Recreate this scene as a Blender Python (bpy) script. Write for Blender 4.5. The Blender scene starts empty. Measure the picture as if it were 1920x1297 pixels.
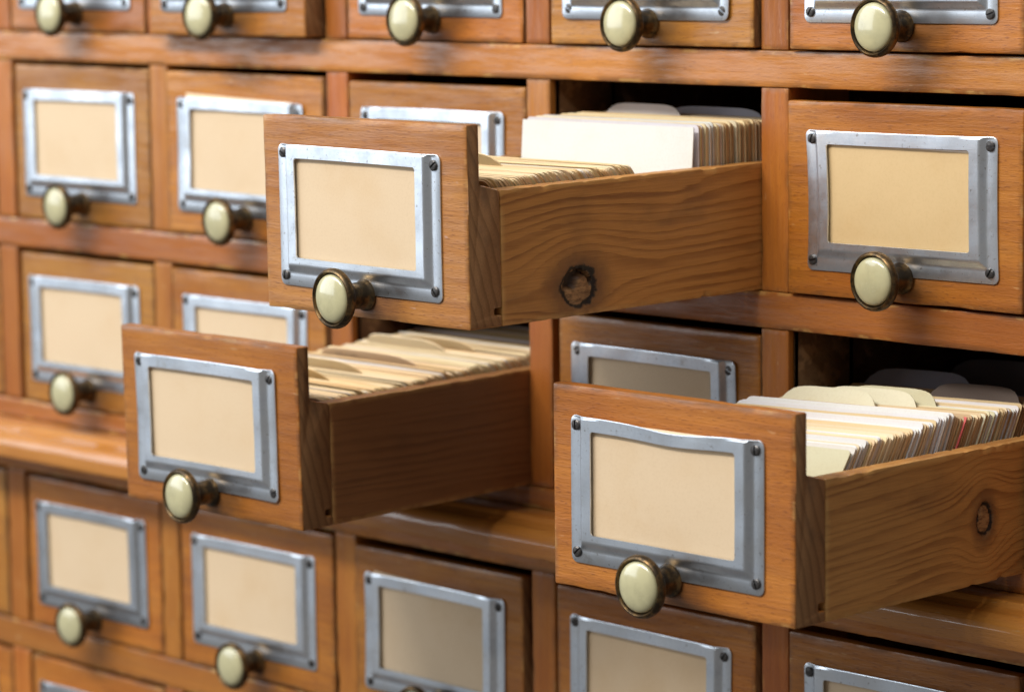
import bpy, bmesh, math, random
from mathutils import Vector, Matrix, Euler, noise
random.seed(11)
SC = bpy.context.scene
COL = SC.collection

# ------------------------------------------------------------------ camera
AZ, EL, RO = -0.8074445, -0.1293104, -0.011347
CAM = Vector((0.99594, -1.13019, 0.07474))
FPX, SX, SY = 5917.594, 15.67, -5.71
fw = Vector((math.sin(AZ)*math.cos(EL), math.cos(AZ)*math.cos(EL), math.sin(EL)))
r0 = Vector((math.cos(AZ), -math.sin(AZ), 0)); u0 = r0.cross(fw)
rt = math.cos(RO)*r0 + math.sin(RO)*u0
up = -math.sin(RO)*r0 + math.cos(RO)*u0
cam = bpy.data.cameras.new('camera')
cam.sensor_width = 36; cam.sensor_fit = 'HORIZONTAL'
cam.lens = 36*FPX/1920
cam.shift_x = -SX/1920; cam.shift_y = SY/1920
cam.clip_start = 0.05; cam.clip_end = 50
cam.dof.use_dof = True; cam.dof.focus_distance = 1.425; cam.dof.aperture_fstop = 9.5
camo = bpy.data.objects.new('camera', cam); COL.objects.link(camo)
camo.matrix_world = Matrix(((rt.x, up.x, -fw.x, CAM.x), (rt.y, up.y, -fw.y, CAM.y), (rt.z, up.z, -fw.z, CAM.z), (0, 0, 0, 1)))
SC.camera = camo

# ------------------------------------------------------------------ world, lamps, exposure
w = bpy.data.worlds.new('World'); SC.world = w; w.use_nodes = True
bg = w.node_tree.nodes['Background']; bg.inputs[0].default_value = (1.0, 0.925, 0.85, 1); bg.inputs[1].default_value = 0.185
def area(name, loc, target, sx, sy, power, col):
    l = bpy.data.lights.new(name, 'AREA'); l.shape = 'RECTANGLE'; l.size = sx; l.size_y = sy; l.energy = power; l.color = col
    o = bpy.data.objects.new(name, l); COL.objects.link(o)
    d = Vector(target)-Vector(loc); o.location = loc
    o.rotation_euler = d.to_track_quat('-Z', 'Y').to_euler(); return o
area('ceiling_lamp', (-0.45, -1.30, 1.20), (-0.25, 0, -0.1), 1.4, 0.22, 36, (1.0, 0.955, 0.88))
area('bounce_fill', (-0.3, -1.15, 1.75), (-0.3, -1.10, 0), 3.4, 1.7, 30, (0.94, 0.97, 1.0))  # unseen soft fill lamp added overhead, standing for ceiling bounce
area('window_light', (-1.95, -1.50, 0.74), (-0.3, 0, 0.10), 1.7, 1.9, 38, (0.86, 0.93, 1.0))
vs = SC.view_settings; vs.view_transform = 'Standard'; vs.look = 'None'; vs.exposure = -0.06; vs.gamma = 1; vs.use_curve_mapping = False

# ------------------------------------------------------------------ node helper
class NT:
    def __init__(s, name):
        s.m = bpy.data.materials.new(name); s.m.use_nodes = True; s.t = s.m.node_tree
        s.b = s.t.nodes['Principled BSDF']
    def n(s, typ, **kw):
        nd = s.t.nodes.new(typ)
        for k, v in kw.items(): setattr(nd, k, v)
        return nd
    def put(s, sock, v):
        if isinstance(v, bpy.types.NodeSocket): s.t.links.new(v, sock)
        elif isinstance(v, (tuple, list)) and sock.type == 'RGBA' and len(v) == 3: sock.default_value = (*v, 1)
        else: sock.default_value = v
    def math(s, op, a, b=0.0, c=None):
        nd = s.n('ShaderNodeMath', operation=op); s.put(nd.inputs[0], a); s.put(nd.inputs[1], b)
        if c is not None: s.put(nd.inputs[2], c)
        return nd.outputs[0]
    def vmath(s, op, a, b=(0, 0, 0)):
        nd = s.n('ShaderNodeVectorMath', operation=op); s.put(nd.inputs[0], a); s.put(nd.inputs[1], b); return nd.outputs[0]
    def noise(s, vec, scale=1.0, detail=3.0, rough=0.55):
        nd = s.n('ShaderNodeTexNoise'); s.put(nd.inputs['Vector'], vec); nd.inputs['Scale'].default_value = scale
        nd.inputs['Detail'].default_value = detail; nd.inputs['Roughness'].default_value = rough; return nd.outputs['Fac']
    def ramp(s, f, lo, hi, a=0.0, b=1.0):
        nd = s.n('ShaderNodeMapRange'); nd.interpolation_type = 'SMOOTHSTEP'
        for i, v in enumerate((f, lo, hi, a, b)): s.put(nd.inputs[i], v)
        return nd.outputs[0]
    def mix(s, f, a, b, mode='MIX'):
        nd = s.n('ShaderNodeMix', data_type='RGBA', blend_type=mode); s.put(nd.inputs[0], f); s.put(nd.inputs[6], a); s.put(nd.inputs[7], b); return nd.outputs[2]
    def attr(s, name, vec=False):
        nd = s.n('ShaderNodeAttribute', attribute_name=name); return nd.outputs['Vector' if vec else 'Fac']
    def rnd(s): return s.n('ShaderNodeObjectInfo').outputs['Random']
    def ocol(s): return s.n('ShaderNodeObjectInfo').outputs['Color']
    def objc(s): return s.n('ShaderNodeTexCoord').outputs['Object']
    def xyz(s, v):
        nd = s.n('ShaderNodeSeparateXYZ'); s.put(nd.inputs[0], v); return nd.outputs
    def comb(s, x, y, z):
        nd = s.n('ShaderNodeCombineXYZ')
        for i, v in enumerate((x, y, z)): s.put(nd.inputs[i], v)
        return nd.outputs[0]
    def bump(s, h, dist, strength=1.0):
        nd = s.n('ShaderNodeBump'); s.put(nd.inputs['Height'], h); nd.inputs['Distance'].default_value = dist; nd.inputs['Strength'].default_value = strength
        s.t.links.new(nd.outputs[0], s.b.inputs['Normal']); return nd
    def out(s, **kw):
        names = dict(col='Base Color', rough='Roughness', metal='Metallic', spec='Specular IOR Level', coat='Coat Weight', coatr='Coat Roughness')
        for k, v in kw.items(): s.put(s.b.inputs[names[k]], v)
        return s.m

def wood(name, c1, c2, fleck, edge_col, rough=0.42, coat=0.0, seed=0.0, fl=1.0, wear=1.0, grime=0.4, hand=False, coatr=0.27, pv=1.0):
    s = NT(name)
    g = s.attr('gc', True); R = s.rnd()
    off = s.comb(s.math('MULTIPLY', R, 37.0), s.math('MULTIPLY', R, 5.3), seed)
    v = s.vmath('ADD', g, off)
    broad = s.noise(s.vmath('MULTIPLY', v, (7, 42, 42)), 1, 3, 0.6)
    streak = s.noise(s.vmath('MULTIPLY', v, (22, 420, 420)), 1, 4, 0.65)
    tick = s.noise(s.vmath('MULTIPLY', v, (240, 1500, 1500)), 1, 1, 0.5)
    col = s.mix(s.ramp(broad, 0.3, 0.72), c1, c2)
    col = s.mix(s.ramp(streak, 0.35, 0.75, 0.0, 0.42*max(pv, 0.3)), col, fleck)
    col = s.mix(s.math('MULTIPLY', s.ramp(tick, 0.60, 0.74), 0.62*fl), col, fleck)
    # grime in irregular patches, edges rubbed pale
    gr = s.noise(s.vmath('MULTIPLY', v, (26, 34, 34)), 1, 4, 0.6)
    col = s.mix(s.ramp(gr, 0.60, 0.80, 0.0, grime), col, (0.12, 0.065, 0.03))
    pat = s.noise(s.vmath('MULTIPLY', v, (11, 16, 16)), 1, 3, 0.6)
    col = s.mix(s.ramp(pat, 0.40, 0.68, 0.0, 0.50*pv), col, s.mix(1.0, col, (0.72, 0.56, 0.42), 'MULTIPLY'))
    col = s.mix(s.ramp(pat, 0.28, 0.46, 0.40*pv, 0.0), col, s.mix(1.0, col, (1.18, 1.28, 1.5), 'MULTIPLY'))
    scr = s.noise(s.vmath('MULTIPLY', v, (90, 620, 330)), 1, 2, 0.5)
    col = s.mix(s.ramp(scr, 0.70, 0.76, 0.0, 0.35), col, (0.62, 0.40, 0.19))
    if hand:
        gx, gy, gz = s.xyz(g)
        ddx = s.math('DIVIDE', s.math('SUBTRACT', gx, 0.0708), 0.028); ddz = s.math('DIVIDE', s.math('ADD', gz, 0.082), 0.013)
        hd = s.math('ADD', s.math('SQRT', s.math('ADD', s.math('MULTIPLY', ddx, ddx), s.math('MULTIPLY', ddz, ddz))), s.math('MULTIPLY', s.math('SUBTRACT', gr, 0.5), 1.6))
        col = s.mix(s.ramp(hd, 0.35, 1.25, 0.62, 0.0), col, (0.085, 0.045, 0.022))
    tr = s.ramp(R, 0, 1, 0.82, 1.10); tb = s.ramp(s.math('FRACT', s.math('MULTIPLY', R, 7.31)), 0, 1, 0.86, 1.10)
    col = s.mix(1.0, col, s.ocol() if hand else s.comb(tr, s.math('MULTIPLY', tr, tb), s.math('MULTIPLY', tr, tb)), 'MULTIPLY')
    e = s.attr('edge')
    ed = s.noise(s.vmath('MULTIPLY', v, (35, 60, 60)), 1, 3, 0.6)
    col = s.mix(s.math('MULTIPLY', e, s.ramp(ed, 0.40, 0.60, 0.0, 0.55*min(1.0, wear*2.2))), col, (0.11, 0.05, 0.02))
    en = s.noise(s.vmath('MULTIPLY', v, (60, 120, 120)), 1, 4, 0.6)
    col = s.mix(s.math('MULTIPLY', s.ramp(s.math('MULTIPLY', e, s.ramp(en, 0.42, 0.68)), 0.30, 1.0), 0.75*wear), col, edge_col)
    rn = s.noise(s.vmath('MULTIPLY', v, (26, 260, 260)), 1, 5, 0.7)
    s.bump(s.math('ADD', s.math('MULTIPLY', streak, 1.0), s.math('MULTIPLY', tick, 0.5)), 0.00045, 0.55)
    s.b.inputs['Coat IOR'].default_value = 1.5
    return s.out(col=col, rough=s.ramp(rn, 0.3, 0.75, rough-0.08, rough+0.22), spec=0.35, coat=s.ramp(rn, 0.40, 0.62, coat, coat*(0.08 if pv > 0.5 else 0.75)), coatr=coatr)

def endgrain(name, c1, c2):
    s = NT(name)
    g = s.attr('gc', True); R = s.rnd(); x, y, z = s.xyz(g)
    wv = s.noise(s.vmath('ADD', s.vmath('MULTIPLY', g, (0, 40, 30)), s.comb(R, R, 0)), 1, 2)
    dy = s.math('ADD', y, s.math('ADD', 0.060, s.math('MULTIPLY', R, 0.03))); dz = s.math('ADD', z, 0.15)
    rad = s.math('SQRT', s.math('ADD', s.math('MULTIPLY', dy, dy), s.math('MULTIPLY', s.math('MULTIPLY', dz, dz), 0.30)))
    ph = s.math('FRACT', s.math('MULTIPLY', s.math('ADD', rad, s.math('MULTIPLY', wv, 0.006)), 210.0))
    line = s.ramp(ph, 0.45, 0.97)
    fine = s.noise(s.vmath('MULTIPLY', g, (0, 1600, 900)), 1, 3, 0.7)
    col = s.mix(s.math('MULTIPLY', line, 0.6), c1, c2)
    col = s.mix(s.ramp(fine, 0.4, 0.75, 0, 0.5), col, c2)
    gr = s.noise(s.vmath('MULTIPLY', g, (0, 60, 45)), 1, 4)
    col = s.mix(s.ramp(gr, 0.55, 0.75, 0, 0.5), col, (0.09, 0.055, 0.035))
    s.bump(fine, 0.0004, 0.6)
    return s.out(col=col, rough=0.7, spec=0.25)

def pine(name, c1, c2, knots, freq, amp=1.0, tilt=0.0, seed=0.0):
    s = NT(name)
    g = s.attr('gc', True); x, y, z = s.xyz(g)
    zz = s.math('ADD', z, s.math('MULTIPLY', x, tilt))
    dark = None; kmask = None; ringm = None
    for (kx, kz, a, b, spread) in knots:
        dx = s.math('SUBTRACT', x, kx); dz = s.math('SUBTRACT', z, kz)
        q = s.math('ADD', s.math('POWER', s.math('DIVIDE', dx, a*3.0), 2.0), s.math('POWER', s.math('DIVIDE', dz, b*2.6), 2.0))
        inf = s.math('POWER', 2.718, s.math('MULTIPLY', q, -1.0))
        zz = s.math('SUBTRACT', zz, s.math('MULTIPLY', s.math('MULTIPLY', dz, inf), spread))
        kn = s.noise(s.vmath('ADD', s.vmath('MULTIPLY', g, (160, 0, 160)), (seed, 0, 0)), 1, 3)
        rr = s.math('SQRT', s.math('ADD', s.math('POWER', s.math('DIVIDE', dx, a), 2.0), s.math('POWER', s.math('DIVIDE', dz, b), 2.0)))
        rr = s.math('ADD', rr, s.math('MULTIPLY', s.math('SUBTRACT', kn, 0.5), 0.75))
        m = s.ramp(rr, 0.86, 0.98, 1.0, 0.0)
        ring = s.math('MULTIPLY', s.ramp(rr, 0.74, 0.88), s.ramp(rr, 0.98, 1.12, 1.0, 0.0))
        halo = s.ramp(rr, 0.95, 2.4, 0.8, 0.0)
        kmask = m if kmask is None else s.math('MAXIMUM', kmask, m)
        ringm = ring if ringm is None else s.math('MAXIMUM', ringm, ring)
        dark = halo if dark is None else s.math('MAXIMUM', dark, halo)
    wv = s.noise(s.vmath('ADD', s.vmath('MULTIPLY', g, (7, 0, 16)), (seed, 0, 0)), 1, 1.5)
    w2 = s.noise(s.vmath('ADD', s.vmath('MULTIPLY', g, (60, 0, 500)), (seed, 0, 0)), 1, 3)
    w3 = s.noise(s.vmath('ADD', s.vmath('MULTIPLY', s.comb(s.math('MULTIPLY', x, 0.05), 0.0, zz), (70, 0, 70)), (seed+1, 0, 0)), 1, 2)
    zz = s.math('ADD', zz, s.math('MULTIPLY', s.math('SUBTRACT', w3, 0.5), 0.016))
    t = s.math('ADD', s.math('MULTIPLY', zz, freq), s.math('ADD', s.math('MULTIPLY', wv, 3.4*amp), s.math('MULTIPLY', w2, 0.40)))
    fr = s.math('FRACT', t)
    line = s.math('MULTIPLY', s.ramp(fr, 0.30, 0.86), s.ramp(fr, 0.90, 1.0, 1.0, 0.0))
    strg = s.noise(s.vmath('ADD', s.vmath('MULTIPLY', g, (12, 0, 60)), (seed+3, 0, 0)), 1, 3)
    fib = s.noise(s.vmath('MULTIPLY', g, (30, 0, 1400)), 1, 4, 0.7)
    blot = s.noise(s.vmath('ADD', s.vmath('MULTIPLY', g, (18, 0, 30)), (seed+7, 0, 0)), 1, 4)
    col = s.mix(s.math('MULTIPLY', line, s.ramp(strg, 0.32, 0.70, 0.08, 0.82)), c1, c2)
    col = s.mix(s.ramp(fib, 0.35, 0.8, 0.0, 0.45), col, c2)
    col = s.mix(s.ramp(blot, 0.52, 0.8, 0.0, 0.55), col, (0.13, 0.062, 0.026))
    h = s.math('ADD', s.math('MULTIPLY', line, -0.6), s.math('MULTIPLY', fib, 0.7))
    if dark is not None:
        col = s.mix(dark, col, (0.12, 0.055, 0.026))
        kc = s.mix(s.ramp(s.noise(s.vmath('MULTIPLY', g, (160, 0, 420)), 1, 4, 0.7), 0.35, 0.62), (0.13, 0.06, 0.025), (0.36, 0.20, 0.085))
        col = s.mix(kmask, col, kc)
        col = s.mix(ringm, col, (0.012, 0.007, 0.005))
        hole = s.attr('hole')
        col = s.mix(hole, col, (0.03, 0.015, 0.008))
    e = s.attr('edge')
    en = s.noise(s.vmath('MULTIPLY', g, (90, 90, 90)), 1, 3)
    col = s.mix(s.math('MULTIPLY', s.math('MULTIPLY', e, s.ramp(en, 0.3, 0.6)), 0.55), col, (0.58, 0.33, 0.11))
    s.bump(h, 0.0005, 0.5)
    return s.out(col=col, rough=0.5, spec=0.4)

def paper(name, use_obj=True, c=(0.7, 0.55, 0.38), gloss=0.0, edge=False):
    s = NT(name)
    base = s.ocol() if use_obj else c
    R = s.rnd(); o = s.vmath('ADD', s.objc(), s.comb(R, R, R))
    a = s.noise(s.vmath('MULTIPLY', o, (24, 24, 24)), 1, 4, 0.6)
    b = s.noise(s.vmath('MULTIPLY', o, (900, 900, 900)), 1, 2, 0.6)
    if edge:
        col = s.mix(s.ramp(s.noise(s.vmath('MULTIPLY', o, (14, 40, 90)), 1, 2), 0.3, 0.7, 0.25, 0.75), base, s.mix(1.0, base, (0.74, 0.56, 0.36), 'MULTIPLY'))
    else:
        col = s.mix(s.ramp(a, 0.42, 0.78, 0.0, 0.35), base, s.mix(1.0, base, (0.86, 0.74, 0.55), 'MULTIPLY'))
    col = s.mix(s.ramp(b, 0.4, 0.8, 0, 0.16), col, s.mix(1.0, base, (0.7, 0.62, 0.5), 'MULTIPLY'))
    if gloss:
        gl = s.noise(s.vmath('MULTIPLY', o, (14, 14, 10)), 1, 3, 0.5)
        s.bump(gl, 0.0030, 0.6)
        return s.out(col=col, rough=0.5, spec=0.5, coat=gloss, coatr=0.12)
    s.bump(b, 0.0001, 0.4)
    return s.out(col=col, rough=0.62, spec=0.3)

def metal_plate():
    s = NT('aluminium_plate')
    R = s.rnd(); o = s.vmath('ADD', s.objc(), s.comb(s.math('MULTIPLY', R, 9), 0, R))
    br = s.noise(s.vmath('MULTIPLY', o, (60, 60, 1100)), 1, 3, 0.6)
    bl = s.noise(s.vmath('MULTIPLY', o, (70, 70, 70)), 1, 5, 0.65)
    sp = s.noise(s.vmath('MULTIPLY', o, (520, 520, 520)), 1, 3, 0.6)
    col = s.mix(s.ramp(bl, 0.35, 0.75), (0.80, 0.86, 0.93), (0.58, 0.635, 0.71))
    col = s.mix(s.ramp(sp, 0.62, 0.74, 0, 0.7), col, (0.30, 0.28, 0.26))
    st = s.noise(s.vmath('MULTIPLY', o, (30, 30, 46)), 1, 5, 0.7)
    col = s.mix(s.ramp(st, 0.60, 0.74, 0.0, 0.55), col, (0.36, 0.33, 0.28))
    tint = s.ramp(R, 0, 1, 0.82, 1.06); col = s.mix(1.0, col, s.comb(tint, tint, tint), 'MULTIPLY')
    s.bump(s.math('ADD', s.math('MULTIPLY', s.noise(s.vmath('MULTIPLY', o, (34, 34, 34)), 1, 1.5), 1.0), s.math('MULTIPLY', br, 0.05)), 0.0007, 0.5)
    return s.out(col=col, metal=1.0, rough=s.ramp(bl, 0.3, 0.75, 0.33, 0.47))

def brass():
    s = NT('aged_brass'); o = s.objc(); R = s.rnd()
    o = s.vmath('ADD', o, s.comb(R, R, R))
    a = s.noise(s.vmath('MULTIPLY', o, (170, 170, 170)), 1, 5, 0.7)
    b = s.noise(s.vmath('MULTIPLY', o, (60, 60, 60)), 1, 3, 0.6)
    col = s.mix(s.ramp(a, 0.42, 0.66), (0.045, 0.032, 0.02), (0.21, 0.125, 0.05))
    col = s.mix(s.ramp(b, 0.5, 0.7, 0, 0.6), col, (0.085, 0.062, 0.032))
    s.bump(a, 0.0003, 0.4)
    return s.out(col=col, metal=0.85, rough=s.ramp(a, 0.3, 0.7, 0.48, 0.32))

def plain(name, col, rough, metal=0.0, coat=0.0):
    s = NT(name); R = s.rnd(); o = s.vmath('ADD', s.objc(), s.comb(R, R, R))
    a = s.noise(s.vmath('MULTIPLY', o, (120, 120, 120)), 1, 4)
    c = s.mix(s.ramp(a, 0.35, 0.75), col, tuple(k*0.82 for k in col))
    return s.out(col=c, rough=s.ramp(a, 0.3, 0.7, rough*0.85, rough*1.2), metal=metal, coat=coat, coatr=0.08)

M = {}
M['front'] = wood('beech_front', (0.500, 0.195, 0.026), (0.385, 0.130, 0.013), (0.21, 0.066, 0.012), (0.56, 0.31, 0.10), 0.46, 0.55, 1.0, 1.0, 0.5, 0.4, True)
M['rail'] = wood('beech_rail', (0.485, 0.178, 0.026), (0.390, 0.125, 0.014), (0.25, 0.072, 0.014), (0.66, 0.40, 0.12), 0.43, 0.80, 4.0, 0.8, 0.6, 0.06, False, 0.27, 0.55)
M['post'] = wood('beech_post', (0.485, 0.174, 0.026), (0.390, 0.124, 0.015), (0.28, 0.080, 0.016), (0.58, 0.32, 0.09), 0.46, 0.34, 9.0, 0.7, 0.35, 0.2)
M['ledge'] = wood('ledge_wood', (0.620, 0.245, 0.042), (0.52, 0.180, 0.027), (0.27, 0.085, 0.025), (0.70, 0.42, 0.15), 0.34, 1.0, 6.0, 0.5, 0.0, 0.03, False, 0.12, 0.05)
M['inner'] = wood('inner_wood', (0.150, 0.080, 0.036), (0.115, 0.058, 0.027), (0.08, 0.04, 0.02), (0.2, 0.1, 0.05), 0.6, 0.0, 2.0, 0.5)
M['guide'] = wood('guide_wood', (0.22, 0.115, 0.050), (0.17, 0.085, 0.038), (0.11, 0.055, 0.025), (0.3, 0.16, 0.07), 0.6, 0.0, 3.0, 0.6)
M['end'] = endgrain('end_grain', (0.30, 0.155, 0.066), (0.15, 0.070, 0.028))
M['pineA'] = pine('pine_with_knot', (0.52, 0.235, 0.058), (0.215, 0.075, 0.018), [(0.0478, -0.0478, 0.0112, 0.0096, 0.93)], 205, 0.85, -0.06, 2.0)
M['pineB'] = pine('shaded_pine', (0.27, 0.115, 0.040), (0.165, 0.064, 0.022), [(0.4, -0.03, 0.01, 0.008, 0.9)], 210, 0.5, 0.02, 5.0)  # darker copy of the pine, shadow of the upper drawer put into its colour
M['pineC'] = pine('pine_with_oval_knot', (0.52, 0.250, 0.068), (0.205, 0.074, 0.019), [(0.1090, -0.0322, 0.0052, 0.0076, 1.1)], 235, 0.55, -0.07, 8.0)
M['card'] = paper('card_paper'); M['card_edge'] = paper('card_paper_edge', edge=True)
M['label'] = paper('label_paper', False, (0.712, 0.548, 0.365)); M['label_gloss'] = paper('label_under_film', False, (0.73, 0.525, 0.270), 1.0)
M['metal'] = metal_plate(); M['brass'] = brass()
M['cream'] = plain('cream_enamel', (0.55, 0.515, 0.305), 0.24, 0, 0.9)
M['screw'] = plain('dark_steel', (0.085, 0.08, 0.078), 0.40, 0.7)

# ------------------------------------------------------------------ mesh helpers
def link(o, parent=None):
    COL.objects.link(o)
    if parent: o.parent = parent
    return o
def mesh_obj(name, me, mats, parent=None):
    for m in (mats if isinstance(mats, (list, tuple)) else [mats]):
        if m.name not in [x.name for x in me.materials if x]: me.materials.append(m)
    return link(bpy.data.objects.new(name, me), parent)
def nz(p, s=1.0): return noise.noise(Vector(p)*s)

def round_poly(poly, r, step, sup=0.0022):
    """[(y, z, edge, ny, nz)] round a polygon: corners rounded, long runs subdivided"""
    out = []; n = len(poly)
    for i in range(n):
        p = Vector(poly[i]); a = Vector(poly[i-1]); b = Vector(poly[(i+1) % n])
        da = (a-p); db = (b-p); la, lb = da.length, db.length; da /= la; db /= lb
        rr = min(r, la*0.35, lb*0.35)
        q0, q2 = p+da*rr, p+db*rr; q1 = (q0+q2)*0.25+p*0.5
        for q in (q0, q1, q2): out.append([q.x, q.y, 1.0])
        # run towards b
        r2 = min(r, lb*0.35); L = lb-2*r2
        if L > 2*sup+0.001:
            k = max(1, int((L-2*sup)/step)); st = p+db*(r2+sup); en = b-db*(r2+sup)
            for j in range(k+1):
                q = st.lerp(en, j/k); out.append([q.x, q.y, 0.0])
    m = len(out)
    for i in range(m):
        a = Vector(out[i-1][:2]); b = Vector(out[(i+1) % m][:2]); d = (b-a).normalized()
        out[i] += [d.y, -d.x]
    area2 = sum(out[i][0]*out[(i+1) % m][1]-out[(i+1) % m][0]*out[i][1] for i in range(m))
    if area2 < 0:
        for q in out: q[3] = -q[3]; q[4] = -q[4]
    return out

def loft(name, poly, L, r=0.0009, step=0.006, xstep=0.008, axis='x', rough=0.00025, seed=0.0, capmat=0, fn=None):
    """prism of cross-section poly (y,z) along x, all edges rounded and a little uneven"""
    P = round_poly(poly, r, step)
    xs = [(0, r*0.55, 1.0), (r*0.25, r*0.2, 1.0), (r*0.8, 0, 1.0), (r+0.0022, 0, 0.0)]
    k = max(1, int((L-2*(r+0.0022))/xstep))
    mid = [(r+0.0022+(L-2*(r+0.0022))*j/k, 0, 0.0) for j in range(1, k)]
    xs = xs+mid+[(L-x, i, e) for x, i, e in reversed(xs)]
    V = []; G = []; E = []; Hh = []; n = len(P)
    for (x, ins, ee) in xs:
        for (y, z, e, ny, nzv) in P:
            yy, zz = y-ny*ins, z-nzv*ins
            ed = max(e, ee); d = nz((x*70+seed, y*40, z*40))*rough*(0.5 if ee else 1.0)
            if ed > 0.5 and ins < r*0.5:
                c = nz((x*160+seed*3, y*60+7, z*60)); d -= max(0.0, c-0.28)*rough*11.0
            yy += ny*d; zz += nzv*d
            p = [x, yy, zz]; h = 0.0
            if fn: p, h = fn(p, ny, nzv)
            V.append(p); G.append((x, y, z)); E.append(ed); Hh.append(h)
    F = []
    for i in range(len(xs)-1):
        for j in range(n):
            a = i*n+j; b = i*n+(j+1) % n; F.append((a, b, b+n, a+n))
    c0 = list(range(n)); c1 = [(len(xs)-1)*n+j for j in range(n)]
    F.append(tuple(c0)); F.append(tuple(c1))
    if axis == 'z': V = [(v[2], v[1], v[0]) for v in V]
    elif axis == 'y': V = [(v[1], v[0], v[2]) for v in V]
    me = bpy.data.meshes.new(name); me.from_pydata([tuple(v) for v in V], [], F)
    a = me.attributes.new('gc', 'FLOAT_VECTOR', 'POINT'); a.data.foreach_set('vector', [c for g in G for c in g])
    a = me.attributes.new('edge', 'FLOAT', 'POINT'); a.data.foreach_set('value', E)
    a = me.attributes.new('hole', 'FLOAT', 'POINT'); a.data.foreach_set('value', Hh)
    bm = bmesh.new(); bm.from_mesh(me); bmesh.ops.recalc_face_normals(bm, faces=bm.faces); bm.to_mesh(me); bm.free()
    me.polygons.foreach_set('use_smooth', [True]*len(me.polygons))
    nf = len(me.polygons)
    for i in (nf-2, nf-1): me.polygons[i].use_smooth = False; me.polygons[i].material_index = capmat
    try: me.set_sharp_from_angle(angle=math.radians(50))
    except Exception: pass
    return me
def rect(y0, y1, z0, z1): return [(y0, z0), (y1, z0), (y1, z1), (y0, z1)]

# ------------------------------------------------------------------ cabinet
LX = [-0.8196, -0.6585, -0.49915, -0.33828, -0.17916, -0.01718, 0.1432]   # left edge of each post
RX = [-0.8026, -0.6400, -0.48229, -0.32075, -0.16209, 0.0, 0.2150]        # right edge
ROWS = [(0.1155, 0.0175), (0.0, -0.0981), (-0.1159, -0.2125), (-0.2576, -0.3552), (-0.3732, -0.4706)]
X0, X1 = LX[0], RX[-1]
cab = bpy.data.objects.new('card_catalog_cabinet', None); link(cab); cab.location = (-0.33, 0, -0.49)
cab['label'] = 'varnished orange-brown wooden card catalog cabinet holding all the drawers'; cab['category'] = 'cabinet'
def cabpart(name, me, mat, loc):
    o = mesh_obj(name, me, mat, cab); o.location = Vector(loc)-cab.location; return o
rails = [(0.1331, 0.1155), (0.0175, 0.0), (-0.0981, -0.1159), (-0.2125, -0.2242), (-0.2440, -0.2576), (-0.3552, -0.3732), (-0.4706, -0.49)]
for i, (zt, zb) in enumerate(rails):
    me = loft('rail', rect(0, 0.022, zb-zt, 0), X1-X0, 0.0011, 0.005, 0.007, seed=i*3.7, rough=0.00016)
    cabpart('rail', me, [M['rail']], (X0, 0, zt))
for zi, (zt, zb) in enumerate(ROWS):
    for k in range(7):
        me = loft('post', rect(0, 0.045, 0, RX[k]-LX[k]), zt-zb-0.0006, 0.0007, 0.005, 0.008, axis='z', seed=zi*9+k*1.3, rough=0.0002)
        cabpart('post', me, [M['post']], (LX[k], 0.0007, zb+0.0003))
# ledge moulding: flat top, small step, rounded nose
prof = [(0.012, -0.2243), (-0.0150, -0.2243), (-0.0168, -0.2268), (-0.0210, -0.2285)]
cx, cz, rr = -0.0205, -0.2362, 0.0077
prof += [(cx-rr*math.sin(t), cz+rr*math.cos(t)) for t in [math.radians(a) for a in (20, 42, 64, 84)]]
prof += [(-0.0281, -0.2432), (0.012, -0.2438)]
me = loft('ledge_moulding', [(y, z+0.2243) for y, z in prof], X1-X0, 0.0006, 0.006, 0.008, seed=2.2, rough=0.0002)
cabpart('ledge_moulding', me, [M['ledge']], (X0, 0, -0.2243))
def box(name, x0, x1, y0, y1, z0, z1, mat):
    me = loft(name, rect(0, y1-y0, 0, z1-z0), x1-x0, 0.0006, 0.05, 0.05, rough=0.0)
    return cabpart(name, me, [mat], (x0, y0, z0))
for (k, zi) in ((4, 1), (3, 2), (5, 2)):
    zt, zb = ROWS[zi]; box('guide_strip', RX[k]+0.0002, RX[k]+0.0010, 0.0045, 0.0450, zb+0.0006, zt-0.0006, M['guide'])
for k in range(7):
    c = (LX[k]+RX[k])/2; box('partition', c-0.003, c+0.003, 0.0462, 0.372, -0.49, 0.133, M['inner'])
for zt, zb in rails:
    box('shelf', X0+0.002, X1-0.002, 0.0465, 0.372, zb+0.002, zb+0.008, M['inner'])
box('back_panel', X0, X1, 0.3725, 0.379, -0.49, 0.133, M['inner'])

# ------------------------------------------------------------------ drawer pieces (shared meshes)
W, H = 0.14168, 0.09096
S1, S2, T1, T2 = 0.0267, 0.02986, 0.00766, 0.01952
def front_profile(h):
    k = h-H; g = -h+0.0085
    return [(0, 0), (T1, 0), (T1, -S1-k), (T2, -S2-k), (T2, g), (T2-0.0045, g), (T2-0.0045, g-0.0032), (T2, g-0.0032), (T2, -h), (0, -h)]
def front_mesh(wd, h, seed): return loft('drawer_front', front_profile(h), wd, 0.0010, 0.006, 0.008, seed=seed, rough=0.00017, capmat=1)

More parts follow.
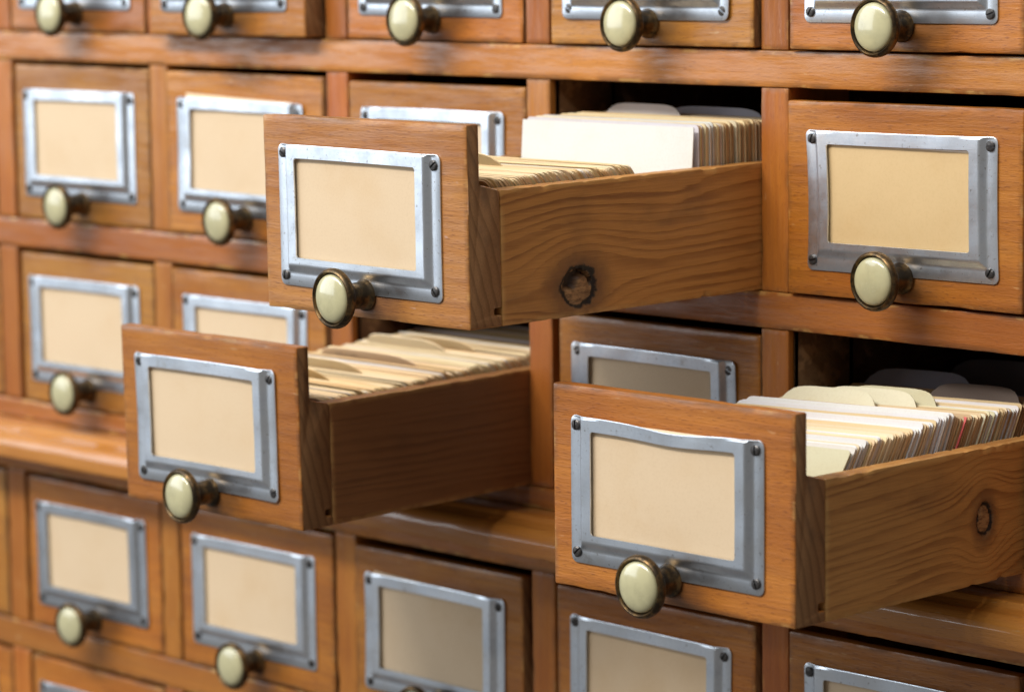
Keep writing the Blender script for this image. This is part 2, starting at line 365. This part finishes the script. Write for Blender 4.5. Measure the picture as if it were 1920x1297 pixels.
HX0, HX1, HZ0, HZ1 = 0.0118, 0.1251, -0.0792, -0.0130     # label holder outline
def holder_mesh(var):
    cxm, czm = (HX0+HX1)/2, (HZ0+HZ1)/2
    FL, SL, RAISE, TH = 0.0058, 0.0030, 0.0026, 0.0006
    def ring(x0, x1, z0, z1, r, nx=16, nzv=12):
        pts = []
        cs = [(x1-r, z1-r, 0), (x0+r, z1-r, 90), (x0+r, z0+r, 180), (x1-r, z0+r, 270)]
        for i, (cx, cz, a) in enumerate(cs):
            for j in range(6):
                t = math.radians(a+90*j/5); pts.append((cx+r*math.cos(t), cz+r*math.sin(t)))
            nxt = cs[(i+1) % 4]; t2 = math.radians(nxt[2])
            e = (nxt[0]+r*math.cos(t2), nxt[1]+r*math.sin(t2)); s = pts[-1]; k = nx if i % 2 == 0 else nzv
            for j in range(1, k): pts.append((s[0]+(e[0]-s[0])*j/k, s[1]+(e[1]-s[1])*j/k))
        return pts
    o = (HX0, HX1, HZ0, HZ1)
    rings = []
    def R(ix, izb, izt, r): return ring(HX0+ix, HX1-ix, HZ0+izb, HZ1-izt, r)
    rings.append((R(0, 0, 0, 0.0032), -TH)); rings.append((R(0, 0, 0, 0.0032), -0.0001)); rings.append((R(0.0002, 0.0002, 0.0002, 0.0031), 0))
    for t in (-0.28, -0.05, 0.1, 0.25, 0.4, 0.6, 0.75, 0.9, 1.05, 1.28):
        rings.append((R(FL+SL*t, FL+0.0006+(SL+0.0006)*t, 0.0008+0.0012*t, 0.0020), 0))
    rings.append((R(0.0133, 0.0129, 0.0055, 0.0016), 0)); rings.append((R(0.0142, 0.0136, 0.0062, 0.0015), 0)); rings.append((R(0.0143, 0.0137, 0.0063, 0.0015), -TH))
    def sm(t): t = min(1, max(0, t)); return t*t*(3-2*t)
    rs = random.Random(var); sd = rs.uniform(0, 50); bow = [rs.uniform(-1, 1) for _ in range(6)]
    V = []; n = len(rings[0][0])
    for pts, dh in rings:
        for (x, z) in pts:
            d = min((x-HX0-FL)/SL, (HX1-FL-x)/SL, (z-HZ0-FL-0.0006)/(SL+0.0006))
            h = TH+RAISE*(0.35*sm(d)+0.65*min(1, max(0, d)))+dh
            u = (x-cxm)/0.0566; v = (z-czm)/0.0331
            # hand-bent sheet: bowed edges, shallow dents
            zz = z+0.00035*bow[0]*(1-u*u)*(0.5+0.5*v)-0.0004*bow[1]*(1-u*u)*(0.5-0.5*v)
            xx = x+0.0005*bow[2]*(1-v*v)*u+0.0004*bow[3]*v
            if var == 3: zz -= 0.0021*math.exp(-((u-0.12)/0.38)**2)*max(0, v)**2
            if var == 4: xx += 0.0012*(1-v*v)*(1 if u < 0 else -0.3)*0.8
            h += 0.00016*nz((x*60+sd, z*60, 0))*(0.4+sm(d))+max(0, 0.0011*bow[4]*(u*u)*abs(v))
            V.append((xx, -h, zz))
    F = []
    for i in range(len(rings)-1):
        for j in range(n):
            a = i*n+j; b = i*n+(j+1) % n; F.append((a, b, b+n, a+n))
    me = bpy.data.meshes.new('label_holder'); me.from_pydata(V, [], F)
    bm = bmesh.new(); bm.from_mesh(me); bmesh.ops.recalc_face_normals(bm, faces=bm.faces)
    # make normals face outward (-y)
    if sum(f.normal.y*f.calc_area() for f in bm.faces) > 0: bmesh.ops.reverse_faces(bm, faces=bm.faces)
    bm.to_mesh(me); bm.free()
    me.polygons.foreach_set('use_smooth', [True]*len(me.polygons))
    try: me.set_sharp_from_angle(angle=math.radians(42))
    except Exception: pass
    return me
HOLD = [holder_mesh(v) for v in range(8)]

def label_mesh(var):
    rs = random.Random(var*7+1); nx, nzv = 14, 9; x0, x1, z0, z1 = HX0+0.0093, HX1-0.0093, HZ0+0.0098, HZ1-0.0012
    V = []; 
    for s in (0, 1):
        for j in range(nzv+1):
            for i in range(nx+1):
                x = x0+(x1-x0)*i/nx; z = z0+(z1-z0)*j/nzv
                y = -0.0011-0.0003*nz((x*30+var*5, z*30, 1))-0.0002*math.sin(3.1*i/nx)
                V.append((x, y+(0.00035 if s else 0), z))
    F = []; n = nx+1; off = n*(nzv+1)
    for s in (0, 1):
        for j in range(nzv):
            for i in range(nx):
                a = s*off+j*n+i; q = (a, a+1, a+1+n, a+n); F.append(q if s == 0 else q[::-1])
    for i in range(nx): F.append((nzv*n+i, nzv*n+i+1, off+nzv*n+i+1, off+nzv*n+i))
    me = bpy.data.meshes.new('label_card'); me.from_pydata(V, [], F); me.polygons.foreach_set('use_smooth', [True]*len(me.polygons)); return me
LABEL = [label_mesh(v) for v in range(4)]

def screw_mesh():
    bm = bmesh.new(); R = 0.0023
    for sgn in (-1, 1):
        rings = []
        for (rr, h) in ((R, 0.0), (R, 0.0005), (R*0.75, 0.0009), (0.0, 0.0011)):
            row = []
            for j in range(9):
                t = math.pi*j/8; x = sgn*(0.00042+rr*math.sin(t)*0.9); z = rr*math.cos(t)
                row.append(bm.verts.new((x, -h, z)))
            rings.append(row)
        for a, b in zip(rings, rings[1:]):
            for j in range(8):
                try: bm.faces.new((a[j], a[j+1], b[j+1], b[j]))
                except Exception: pass
        # slot wall
        for a, b in zip(rings[:-1], rings[1:]):
            pass
    v = [bm.verts.new((R*math.cos(2*math.pi*j/12), -0.0003, R*math.sin(2*math.pi*j/12))) for j in range(12)]; bm.faces.new(v)
    bmesh.ops.remove_doubles(bm, verts=bm.verts, dist=1e-6)
    bmesh.ops.recalc_face_normals(bm, faces=bm.faces)
    me = bpy.data.meshes.new('screw'); bm.to_mesh(me); bm.free(); return me
SCREW = screw_mesh()

def lathe(name, prof, n=40):
    """prof: [(radius, protrusion)]; axis along -y"""
    V = []; F = []
    for (r, h) in prof:
        for j in range(n):
            t = 2*math.pi*j/n; V.append((r*math.cos(t), -h, r*math.sin(t)))
    for i in range(len(prof)-1):
        for j in range(n):
            a = i*n+j; b = i*n+(j+1) % n; F.append((a, b, b+n, a+n))
    F.append(tuple(range(n))); F.append(tuple((len(prof)-1)*n+j for j in range(n)))
    me = bpy.data.meshes.new(name); me.from_pydata(V, [], F)
    bm = bmesh.new(); bm.from_mesh(me); bmesh.ops.recalc_face_normals(bm, faces=bm.faces); bm.to_mesh(me); bm.free()
    me.polygons.foreach_set('use_smooth', [True]*len(me.polygons))
    try: me.set_sharp_from_angle(angle=math.radians(55))
    except Exception: pass
    return me
mm = 0.001
STEM = lathe('knob_stem', [(7.4*mm, 0), (7.4*mm, 0.8*mm), (6.7*mm, 1.4*mm), (6.2*mm, 3.5*mm), (6.0*mm, 7*mm), (6.3*mm, 10*mm), (7.4*mm, 12.5*mm), (9.3*mm, 14.6*mm), (11.6*mm, 15.9*mm), (12.0*mm, 16.4*mm)])
RIM = lathe('knob_rim', [(11.8*mm, 15.8*mm), (13.1*mm, 16.3*mm), (13.75*mm, 17.2*mm), (13.9*mm, 18.3*mm), (13.7*mm, 19.5*mm), (13.1*mm, 20.5*mm), (12.4*mm, 20.8*mm), (11.9*mm, 20.3*mm), (11.5*mm, 19.0*mm), (11.4*mm, 18.3*mm), (9*mm, 18.2*mm)])
BUTTON = lathe('knob_button', [(11.15*mm, 17.8*mm), (11.15*mm, 19.4*mm)]+[(11.1*mm*math.cos(t), 19.6*mm+3.1*mm*math.sin(t)) for t in [math.radians(a) for a in (8, 18, 30, 42, 54, 66, 78, 86)]])

ROOT = {}
def dress(root, i, label_mat='label', label_dz=0.0, label_rot=0.0, hold=None, wd=W, h=H):
    """label holder with card and screws, and the knob, on a drawer front"""
    ox = (wd-W)/2; oz = H-h
    rs = random.Random(i*13+5)
    hv = rs.choice((0, 1, 2, 5, 6, 7)) if hold is None else hold
    ho = mesh_obj('label_holder', HOLD[hv], M['metal'], root); ho.location = (ox+(0.0018 if label_mat != 'label' else 0), -0.0002, oz*0.5); ho.rotation_euler = (0, math.radians(rs.uniform(-0.5, 0.5)), 0)
    lc = mesh_obj('label_card', LABEL[rs.randrange(4)], M[label_mat], ho) if label_mat == 'label' else mesh_obj('label_card', label_mesh(9), M[label_mat], ho)
    lc.location = (0, -0.0002, label_dz); lc.rotation_euler = (0, label_rot, 0)
    for (sx, sz) in ((HX0+0.0040, HZ1-0.0042), (HX1-0.0042, HZ1-0.0046), (HX0+0.0040, HZ0+0.0046), (HX1-0.0042, HZ0+0.0046)):
        sc = mesh_obj('screw', SCREW, M['screw'], ho); sc.location = (sx+rs.uniform(-4, 4)*1e-4, -0.00075, sz+rs.uniform(-4, 4)*1e-4); sc.rotation_euler = (0, rs.uniform(0, 3.1), 0)
    kn = mesh_obj('knob', STEM, M['brass'], root); kn.location = (wd/2+rs.uniform(-6, 6)*1e-4, -0.0004, -0.0797+oz+rs.uniform(-5, 5)*1e-4)
    kn.rotation_euler = (math.radians(rs.uniform(-2.5, 2.5)), rs.uniform(0, 6.28), math.radians(rs.uniform(-2.5, 2.5)))
    mesh_obj('knob_rim', RIM, M['brass'], kn); mesh_obj('knob_button', BUTTON, M['cream'], kn)

# closed drawers: (row, col) -> (pull-out, gap left, gap right, height, label dz, label text)
N = 'closed'
closed = {
 (0, 0): (0.000, .0025, .003, .0935, 0, 'top row drawer at the upper left corner, cut off by the picture edge'),
 (0, 1): (0.012, .0010, .003, .0935, 0, 'top row drawer pulled out slightly, casting shadow on the rail below'),
 (0, 2): (0.001, .0030, .001, .0930, 0, 'top row drawer between the slightly pulled drawer and the next one right'),
 (0, 3): (0.003, .0045, .002, .0930, 0, 'top row drawer directly above the gap of the highest open drawer'),
 (0, 4): (0.003, .0035, .002, .0930, 0, 'top row drawer at the upper right corner with knob touching the rail'),
 (1, 0): (0.000, .0040, .001, .0945, 0, 'closed second row drawer at the far left edge'),
 (1, 1): (0.001, .0010, .002, .0940, .0042, 'closed second row drawer with card sticking out above its metal holder'),
 (1, 2): (0.000, .0015, .001, .0922, 0, 'closed second row drawer half hidden behind the highest open drawer'),
 (1, 4): (0.003, .0025, .002, .0915, .0012, 'closed drawer with shiny film over its label, right of the highest open drawer'),
 (2, 0): (0.000, .0050, .001, .0925, 0, 'closed third row drawer at far left, above the yellow ledge'),
 (2, 1): (0.001, .0020, .004, .0930, 0, 'closed third row drawer hidden behind the leftmost open drawer'),
 (2, 3): (0.000, .0055, .001, .0915, 0, 'closed third row drawer shaded between the two lower open drawers'),
 (3, 0): (0.000, .0045, .001, .0940, 0, 'closed drawer below the ledge at far left with whole knob visible'),
 (3, 1): (0.001, .0040, .001, .0940, 0, 'closed drawer below the ledge, under the leftmost open drawer'),
 (3, 2): (0.001, .0010, .006, .0915, .0030, 'closed shaded drawer below the glossy ledge, card poking above its holder'),
 (3, 3): (0.000, .0020, .004, .0915, 0, 'closed drawer below the ledge, under the rightmost open drawer'),
 (3, 4): (0.001, .0015, .003, .0920, 0, 'closed drawer at the lower right corner, only its top showing'),
 (2, -1): (0.0, .003, .001, .0930, 0, 'sliver of third row drawer at the left picture edge'),
 (3, -1): (0.0, .003, .002, .0940, 0, 'sliver of drawer at the left picture edge just below the ledge'),
 (4, -1): (0.0, .003, .001, .0940, 0, 'sliver of bottom row drawer at the lower left picture corner'),
 (4, 0): (0.0, .0040, .002, .0945, 0, 'bottom row drawer at lower left showing only its top and holder corner'),
 (4, 1): (0.0, .0030, .002, .0940, 0, 'bottom row drawer second from left, its top edge at the picture bottom'),
}
fm = {}
for i, ((r, c), (pull, gl, gr, h, ldz, lab)) in enumerate(closed.items()):
    xl = RX[c+1]+gl; xr = LX[c+2]-gr; wd = round(xr-xl, 4)
    zb = ROWS[r][1]+0.0009
    root = bpy.data.objects.new('catalog_drawer', None); link(root); root.location = (xl, -pull+0.0004, zb+h)
    root.rotation_euler = (0, math.radians(random.Random(i).uniform(-0.25, 0.25)), 0)
    root['label'] = lab; root['category'] = 'drawer'; root['group'] = 'closed catalog drawers'
    fo = mesh_obj('drawer_front', front_mesh(wd, h, i*2.9+1), [M['front'], M['end']], root)
    rs = random.Random(i+50); v = rs.uniform(0.84, 1.08); g = rs.uniform(0.88, 1.16)
    fo.color = (v, v*g, v*g*g, 1) if (r, c) != (1, 4) else (0.98, 0.93, 0.80, 1)
    special = (r, c) == (1, 4)
    dress(root, i, 'label_gloss' if special else 'label', ldz, math.radians(1.2) if ldz else 0, 4 if special else None, wd, h)

# ------------------------------------------------------------------ open drawers
SIDE_T, SIDE_H, LEN = 0.0088, H-S2, 0.315
def side_mesh(seed, kn=None, fine=0.006):
    def fn(p, ny, nzv):
        h = 0.0
        if kn and ny > 0.7:
            kx, kz, a, b = kn
            d = math.hypot((p[0]-kx)/a, (p[2]-kz)/b)
            if d < 1.15:
                q = nz((p[0]*150+seed, p[2]*150, 3)); up_ = (p[2]-kz)/b-0.25*(p[0]-kx)/a
                if d < 0.80:
                    hole = min(1, max(0, (up_-0.10+0.55*q)*6.0)) if b > 0.008 else 0.0
                    p[1] -= 0.0006+0.0035*hole+0.0004*q; h = hole
                elif d < 1.0: p[1] -= 0.0011
        return p, h
    return loft('side', [(0, -SIDE_H), (SIDE_T, -SIDE_H), (SIDE_T, 0), (0, 0)], LEN, 0.0007, fine, fine, axis='y', seed=seed, rough=0.00022, fn=fn)
openers = {
 'A': (-0.08984, -0.19017, -0.00876, 0.01209, -0.0074, 'pineA', (0.0478, -0.0478, 0.0112, 0.0096), 'highest open drawer, pulled far out, with a split knot in its side', 1, (1, 3)),
 'B': (-0.24976, -0.15707, -0.12436, 0.0200, 0.00246, 'pineB', None, 'leftmost open drawer with shaded plain side, packed with leaning cards', 2, (2, 2)),
 'C': (0.07155, -0.15748, -0.12391, 0.00033, 0.01072, 'pineC', (0.1090, -0.0322, 0.0052, 0.0076), 'lower right open drawer, nearest the viewer, oval knot in its side', 3, (2, 4)),
}
MAT = {}
for i, (k, (x, y, z, ti, ya, pm, kn, lab, hv, rc)) in enumerate(openers.items()):
    root = bpy.data.objects.new('catalog_drawer', None); link(root)
    R = Matrix.Rotation(ya, 4, 'Z') @ Matrix.Rotation(ti, 4, 'X')
    root.matrix_world = Matrix.Translation((x, y, z)) @ R @ Matrix.Translation((-W/2, 0, 0))
    MAT[k] = root.matrix_world.copy()
    root['label'] = lab; root['category'] = 'drawer'; root['group'] = 'open catalog drawers'
    fo = mesh_obj('drawer_front', front_mesh(W, H, 70+i*5), [M['front'], M['end']], root)
    fo.color = {'A': (1.02, 1.18, 2.3, 1), 'B': (0.86, 0.82, 0.80, 1), 'C': (0.98, 0.90, 0.95, 1)}[k]  # A: pinker brown, with white varnish sheen put into the tint
    fine = 0.0011 if kn else 0.006
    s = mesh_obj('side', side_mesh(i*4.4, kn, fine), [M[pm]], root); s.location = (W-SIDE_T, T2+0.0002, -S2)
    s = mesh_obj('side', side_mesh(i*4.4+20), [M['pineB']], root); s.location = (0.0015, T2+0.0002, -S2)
    b = mesh_obj('bottom_panel', loft('bottom_panel', rect(0, LEN-0.01, 0, 0.003), W-2*SIDE_T-0.003, 0.0005, 0.02, 0.02), [M['inner']], root); b.location = (SIDE_T+0.0018, T2+0.0006, -H+0.0055)
    b = mesh_obj('back_board', loft('back_board', rect(0, 0.008, 0, SIDE_H-0.012), W-2*SIDE_T-0.003, 0.0005, 0.02, 0.02), [M['pineB']], root); b.location = (SIDE_T+0.0018, T2+LEN-0.009, -H+0.009)
    dress(root, 40+i, 'label', 0, 0, hv)

# ------------------------------------------------------------------ index cards
CW, CH = 0.1180, 0.0710
FLOOR = -H+0.0087
def card_mesh(t, var, tab=None, cut=0.0022):
    """upright card, base at z=0, thickness along y, bowed; tab = (x0, x1, height)"""
    rs = random.Random(var)
    out = [(0, 0), (CW, 0)]
    def arc(cx, cz, r, a0, a1, n=4): return [(cx+r*math.cos(math.radians(a0+(a1-a0)*j/n)), cz+r*math.sin(math.radians(a0+(a1-a0)*j/n))) for j in range(n+1)]
    out += arc(CW-cut, CH-cut, cut, 0, 90, 3)
    if tab:
        a, b, th = tab; out += [(b+0.0012, CH)]
        for j in range(15):
            q = 1-2*(j+0.5)/15; out.append(((a+b)/2+(b-a)/2*math.copysign(abs(q)**0.8, q), CH+th*(1-abs(q)**4.2)**0.55))
        out += [(a-0.0012, CH)]
    else:
        out += [(CW*(1-j/6), CH+rs.uniform(-1, 1)*0.00012) for j in range(1, 6)]
    out += arc(cut, CH-cut, cut, 90, 180, 3)
    n = len(out); bow = rs.uniform(-0.0003, 0.0003); tw = rs.uniform(-0.0003, 0.0003)
    V = [(x, bow*math.sin(math.pi*x/CW)*(z/CH)+tw*(x/CW-0.5)*(z/CH)+s*t, z) for s in (0, 1) for x, z in out]
    F = [tuple(range(n)), tuple(range(2*n-1, n-1, -1))]+[(j, (j+1) % n, n+(j+1) % n, n+j) for j in range(n)]
    me = bpy.data.meshes.new('index_card'); me.from_pydata(V, [], F)
    bm = bmesh.new(); bm.from_mesh(me); bmesh.ops.recalc_face_normals(bm, faces=bm.faces); bmesh.ops.triangulate(bm, faces=[f for f in bm.faces if len(f.verts) > 4]); bm.to_mesh(me); bm.free()
    me.materials.append(M['card']); me.materials.append(M['card_edge'])
    for p in me.polygons: p.material_index = 1 if abs(p.normal.y) < 0.5 else 0
    return me
CARDS = [card_mesh(0.0005+0.00008*v, v) for v in range(8)]
TONES = {'white': (0.72, 0.71, 0.71), 'cream': (0.76, 0.66, 0.46), 'tan': (0.70, 0.53, 0.31), 'buff': (0.78, 0.63, 0.40), 'brown': (0.50, 0.35, 0.19), 'red': (0.66, 0.13, 0.12)}
def put_card(k, ytop, lean, tone, lab, group, x=None, dz=0.0, mesh=None, name='index_card', cat='index card', col=None, rs=random, roll=0.0):
    """lean > 0: top towards the back of the drawer (radians)"""
    o = bpy.data.objects.new(name, mesh or rs.choice(CARDS)); link(o)
    xx = (0.0118 if x is None else x)+rs.uniform(-4, 4)*1e-4
    if k == 'C':   # pack stands slightly askew: left corners on the floor, right ones raised
        roll = 0.032; lean = math.copysign(math.acos(min(1, math.cos(lean)-CW*roll/CH)), lean)
    yb = ytop-CH*math.sin(lean)
    o.matrix_world = MAT[k] @ Matrix.Translation((xx, yb, FLOOR+dz)) @ Matrix.Rotation(rs.uniform(-0.0035, 0.0035), 4, 'Z') @ Matrix.Rotation(-lean, 4, 'X') @ Matrix.Rotation(rs.uniform(-0.003, 0.003)-roll, 4, 'Y')
    c = col or TONES[tone]; v = rs.uniform(0.9, 1.06); o.color = (c[0]*v, c[1]*v*rs.uniform(.97, 1.02), c[2]*v*rs.uniform(.92, 1.05), 1)
    o['label'] = lab; o['category'] = cat
    if group: o['group'] = group
    return o
def pack(k, y0, y1, step, lean, tones, where, zf, rs):
    y = y0
    while y < y1:
        t = rs.choice(tones); a = lean(y)+rs.uniform(-0.012, 0.012)
        put_card(k, y, a, t, f'{t} index card {where}', f'{t} index cards {where}', dz=rs.uniform(-0.0003, 0.0010)+zf(y), rs=rs)
        y += step*rs.uniform(0.75, 1.25)
def lean_for(ztop, sgn): return sgn*math.acos(min(1, (ztop-FLOOR)/CH))
RS = random.Random(5)
pack('A', 0.0215, 0.1135, 0.0016, lambda y: lean_for(-0.0268, -1), ['cream', 'cream', 'buff', 'buff', 'tan', 'cream', 'white'], 'in the leaning front pack of the highest open drawer', lambda y: 0.0006*nz((y*120, 0, 0)), RS)
put_card('A', 0.1575, lean_for(-0.0115, 1), 'white', 'blank white index card standing foremost behind the gap in the highest open drawer', None, mesh=card_mesh(0.0005, 99, cut=0.0008), col=(0.78, 0.78, 0.80), rs=RS)
pack('A', 0.1605, 0.1800, 0.0016, lambda y: lean_for(-0.0112, 1), ['white', 'cream', 'brown', 'white'], 'upright behind the blank white card in the highest open drawer', lambda y: 0.0005, RS)
pack('A', 0.1810, 0.2200, 0.0019, lambda y: lean_for(-0.0106, 1), ['buff', 'brown', 'cream', 'brown'], 'in the back pack of the highest open drawer', lambda y: 0.0005, RS)
pack('B', 0.1870, 0.2300, 0.0030, lambda y: lean_for(-0.0240, -1), ['white', 'brown'], 'deep in the shade at the back of the leftmost open drawer', lambda y: 0.0006*nz((y*90, 5, 0)), RS)
pack('B', 0.0235, 0.1850, 0.0018, lambda y: lean_for(-0.0300+0.0042*max(0, (y-0.06)/0.11), -1), ['cream', 'buff', 'cream', 'tan', 'buff', 'cream', 'white'], 'leaning forward in the leftmost open drawer', lambda y: 0.0008*nz((y*90, 5, 0)), RS)
def leanC(y):
    pts = ((0.05, -0.0222), (0.06, -0.0205), (0.095, -0.0196), (0.103, -0.0182), (0.113, -0.0168), (0.123, -0.0155), (0.130, -0.0177), (0.16, -0.0178), (0.3, -0.0178))
    for (a, za), (b, zb) in zip(pts, pts[1:]):
        if y <= b: z = za+(zb-za)*max(0, (y-a)/(b-a)); break
    return lean_for(z, 1)
put_card('C', 0.0510, lean_for(-0.0222, 1), 'cream', 'pale green-beige index card foremost in the lower right open drawer', None, mesh=card_mesh(0.0008, 98), col=(0.55, 0.51, 0.34), rs=RS)
WC = 'the lower right open drawer'
zc = lambda y: 0.0005*nz((y*200, 0, 3))
pack('C', 0.0545, 0.0610, 0.0017, leanC, ['white', 'cream'], 'near the front of '+WC, zc, RS)
pack('C', 0.0625, 0.0740, 0.0017, leanC, ['buff', 'white', 'tan', 'white'], 'just behind the foremost white cards of '+WC, zc, RS)
pack('C', 0.0755, 0.0950, 0.0017, leanC, ['buff', 'brown', 'tan', 'buff', 'cream'], 'before the middle of '+WC, zc, RS)
pack('C', 0.0962, 0.1020, 0.0017, leanC, ['white'], 'in the small white bunch of '+WC, zc, RS)
pack('C', 0.1035, 0.1120, 0.0018, leanC, ['tan', 'buff', 'brown', 'white'], 'between the two white bunches of '+WC, zc, RS)
pack('C', 0.1135, 0.1235, 0.0016, leanC, ['white'], 'in the thick white bunch of '+WC, lambda y: 0.0004, RS)
sm_ = bpy.data.meshes.new('paper_slip'); sx0, sx1, st, sh = CW-0.0060, CW+0.0010, 0.0005, CH-0.0002
sm_.from_pydata([(x, y, z) for z in (0.03, sh) for y in (0, st) for x in (sx0, sx1)], [], [(0, 1, 3, 2), (4, 6, 7, 5), (0, 4, 5, 1), (2, 3, 7, 6), (0, 2, 6, 4), (1, 5, 7, 3)]); sm_.materials.append(M['card'])
put_card('C', 0.1308, leanC(0.1308), 'red', 'red paper slip among tan cards in the lower right open drawer', None, dz=0.0006, rs=RS, mesh=sm_, name='paper_slip', cat='paper slip')
pack('C', 0.1250, 0.1460, 0.0018, leanC, ['brown', 'buff', 'tan', 'brown'], 'around the red slip in '+WC, zc, RS)
pack('C', 0.1470, 0.1980, 0.0020, leanC, ['tan', 'white', 'cream', 'brown', 'buff'], 'far back in '+WC, zc, RS)

def tab(k, y, zc, sgn, x0, x1, th, col, lab, var):
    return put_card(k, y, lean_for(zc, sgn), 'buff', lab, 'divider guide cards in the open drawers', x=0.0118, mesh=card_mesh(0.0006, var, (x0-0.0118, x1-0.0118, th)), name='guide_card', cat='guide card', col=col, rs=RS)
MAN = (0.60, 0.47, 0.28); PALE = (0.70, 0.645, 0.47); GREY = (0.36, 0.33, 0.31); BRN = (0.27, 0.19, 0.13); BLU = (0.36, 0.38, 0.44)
tab('A', 0.0700, -0.0262, -1, 0.036, 0.090, 0.0090, (0.80, 0.66, 0.44), 'manila guide card with rounded tab in the front pack of the highest open drawer', 51)
tab('A', 0.2080, -0.0128, 1, 0.019, 0.072, 0.0075, (0.62, 0.57, 0.54), 'grey rounded guide tab rising behind the white cards in the highest open drawer', 52)
tab('A', 0.2260, -0.0150, 1, 0.044, 0.112, 0.0080, (0.52, 0.55, 0.66), 'blue-grey angular guide tab deep inside the highest open drawer', 53)
tab('B', 0.0640, -0.0292, -1, 0.030, 0.088, 0.0085, (0.84, 0.69, 0.46), 'tan guide tab closest to the front board of the leftmost open drawer', 54)
tab('B', 0.0880, -0.0285, -1, 0.024, 0.088, 0.0085, (0.90, 0.78, 0.56), 'pale guide tab second from the front of the leftmost open drawer', 55)
marked = tab('B', 0.1130, -0.0280, -1, 0.028, 0.105, 0.0088, (0.90, 0.76, 0.55), 'wide guide tab with faint pencilled marks in the leftmost open drawer', 56)
tab('B', 0.1530, -0.0265, -1, 0.020, 0.083, 0.0090, (0.90, 0.78, 0.58), 'guide tab at the rear of the leftmost open drawer, front one of two', 57)
tab('B', 0.1600, -0.0262, -1, 0.038, 0.098, 0.0090, (0.84, 0.70, 0.48), 'guide tab at the rear of the leftmost open drawer, back one of two', 58)
tab('C', 0.1380, -0.0176, 1, 0.018, 0.072, 0.0075, PALE, 'pale rounded guide tab foremost of three in the lower right open drawer', 59)
tab('C', 0.1460, -0.0176, 1, 0.034, 0.089, 0.0078, PALE, 'pale rounded guide tab middle of three in the lower right open drawer', 60)
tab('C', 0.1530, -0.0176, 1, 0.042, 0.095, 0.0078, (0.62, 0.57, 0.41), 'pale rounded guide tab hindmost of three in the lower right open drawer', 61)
tab('C', 0.2000, -0.0170, 1, 0.017, 0.079, 0.0090, (0.26, 0.27, 0.32), 'grey-blue guide tab in shade behind the three pale tabs', 62)  # cabinet shade is put into the colour of this tab
tab('C', 0.1730, -0.0178, 1, 0.076, 0.127, 0.0090, (0.085, 0.06, 0.045), 'brown guide tab darkened for shade at the right in the lower right open drawer', 63)  # colour lowered to stand in for the dark inside the cabinet
tab('C', 0.2450, -0.0165, 1, 0.034, 0.100, 0.0092, (0.20, 0.19, 0.21), 'shade-darkened guide tab deepest inside the lower right open drawer', 64)  # painted dark to carry the shade deep in the compartment
# faint pencil strokes on the marked tab
V = []; F = []; rs = random.Random(3); px = 0.030
for q in range(13):
    h = rs.uniform(0.0008, 0.0024); sl = rs.uniform(-0.0006, 0.0008); wd = 0.00028; zb_ = CH+0.0036; n = len(V)
    V += [(px, -0.0002, zb_), (px+wd, -0.0002, zb_), (px+wd+sl, -0.0002, zb_+h), (px+sl, -0.0002, zb_+h)]; F.append((n, n+1, n+2, n+3))
    if q % 3 == 0: n = len(V); V += [(px, -0.0002, zb_+h*0.5), (px+0.0012, -0.0002, zb_+h*0.55), (px+0.0012, -0.0002, zb_+h*0.55+wd), (px, -0.0002, zb_+h*0.5+wd)]; F.append((n, n+1, n+2, n+3))
    px += rs.uniform(0.0009, 0.0017)
pm_ = bpy.data.meshes.new('pencil_marks'); pm_.from_pydata(V, [], F)
mesh_obj('pencil_marks', pm_, plain('pencil', (0.16, 0.12, 0.10), 0.7), marked)
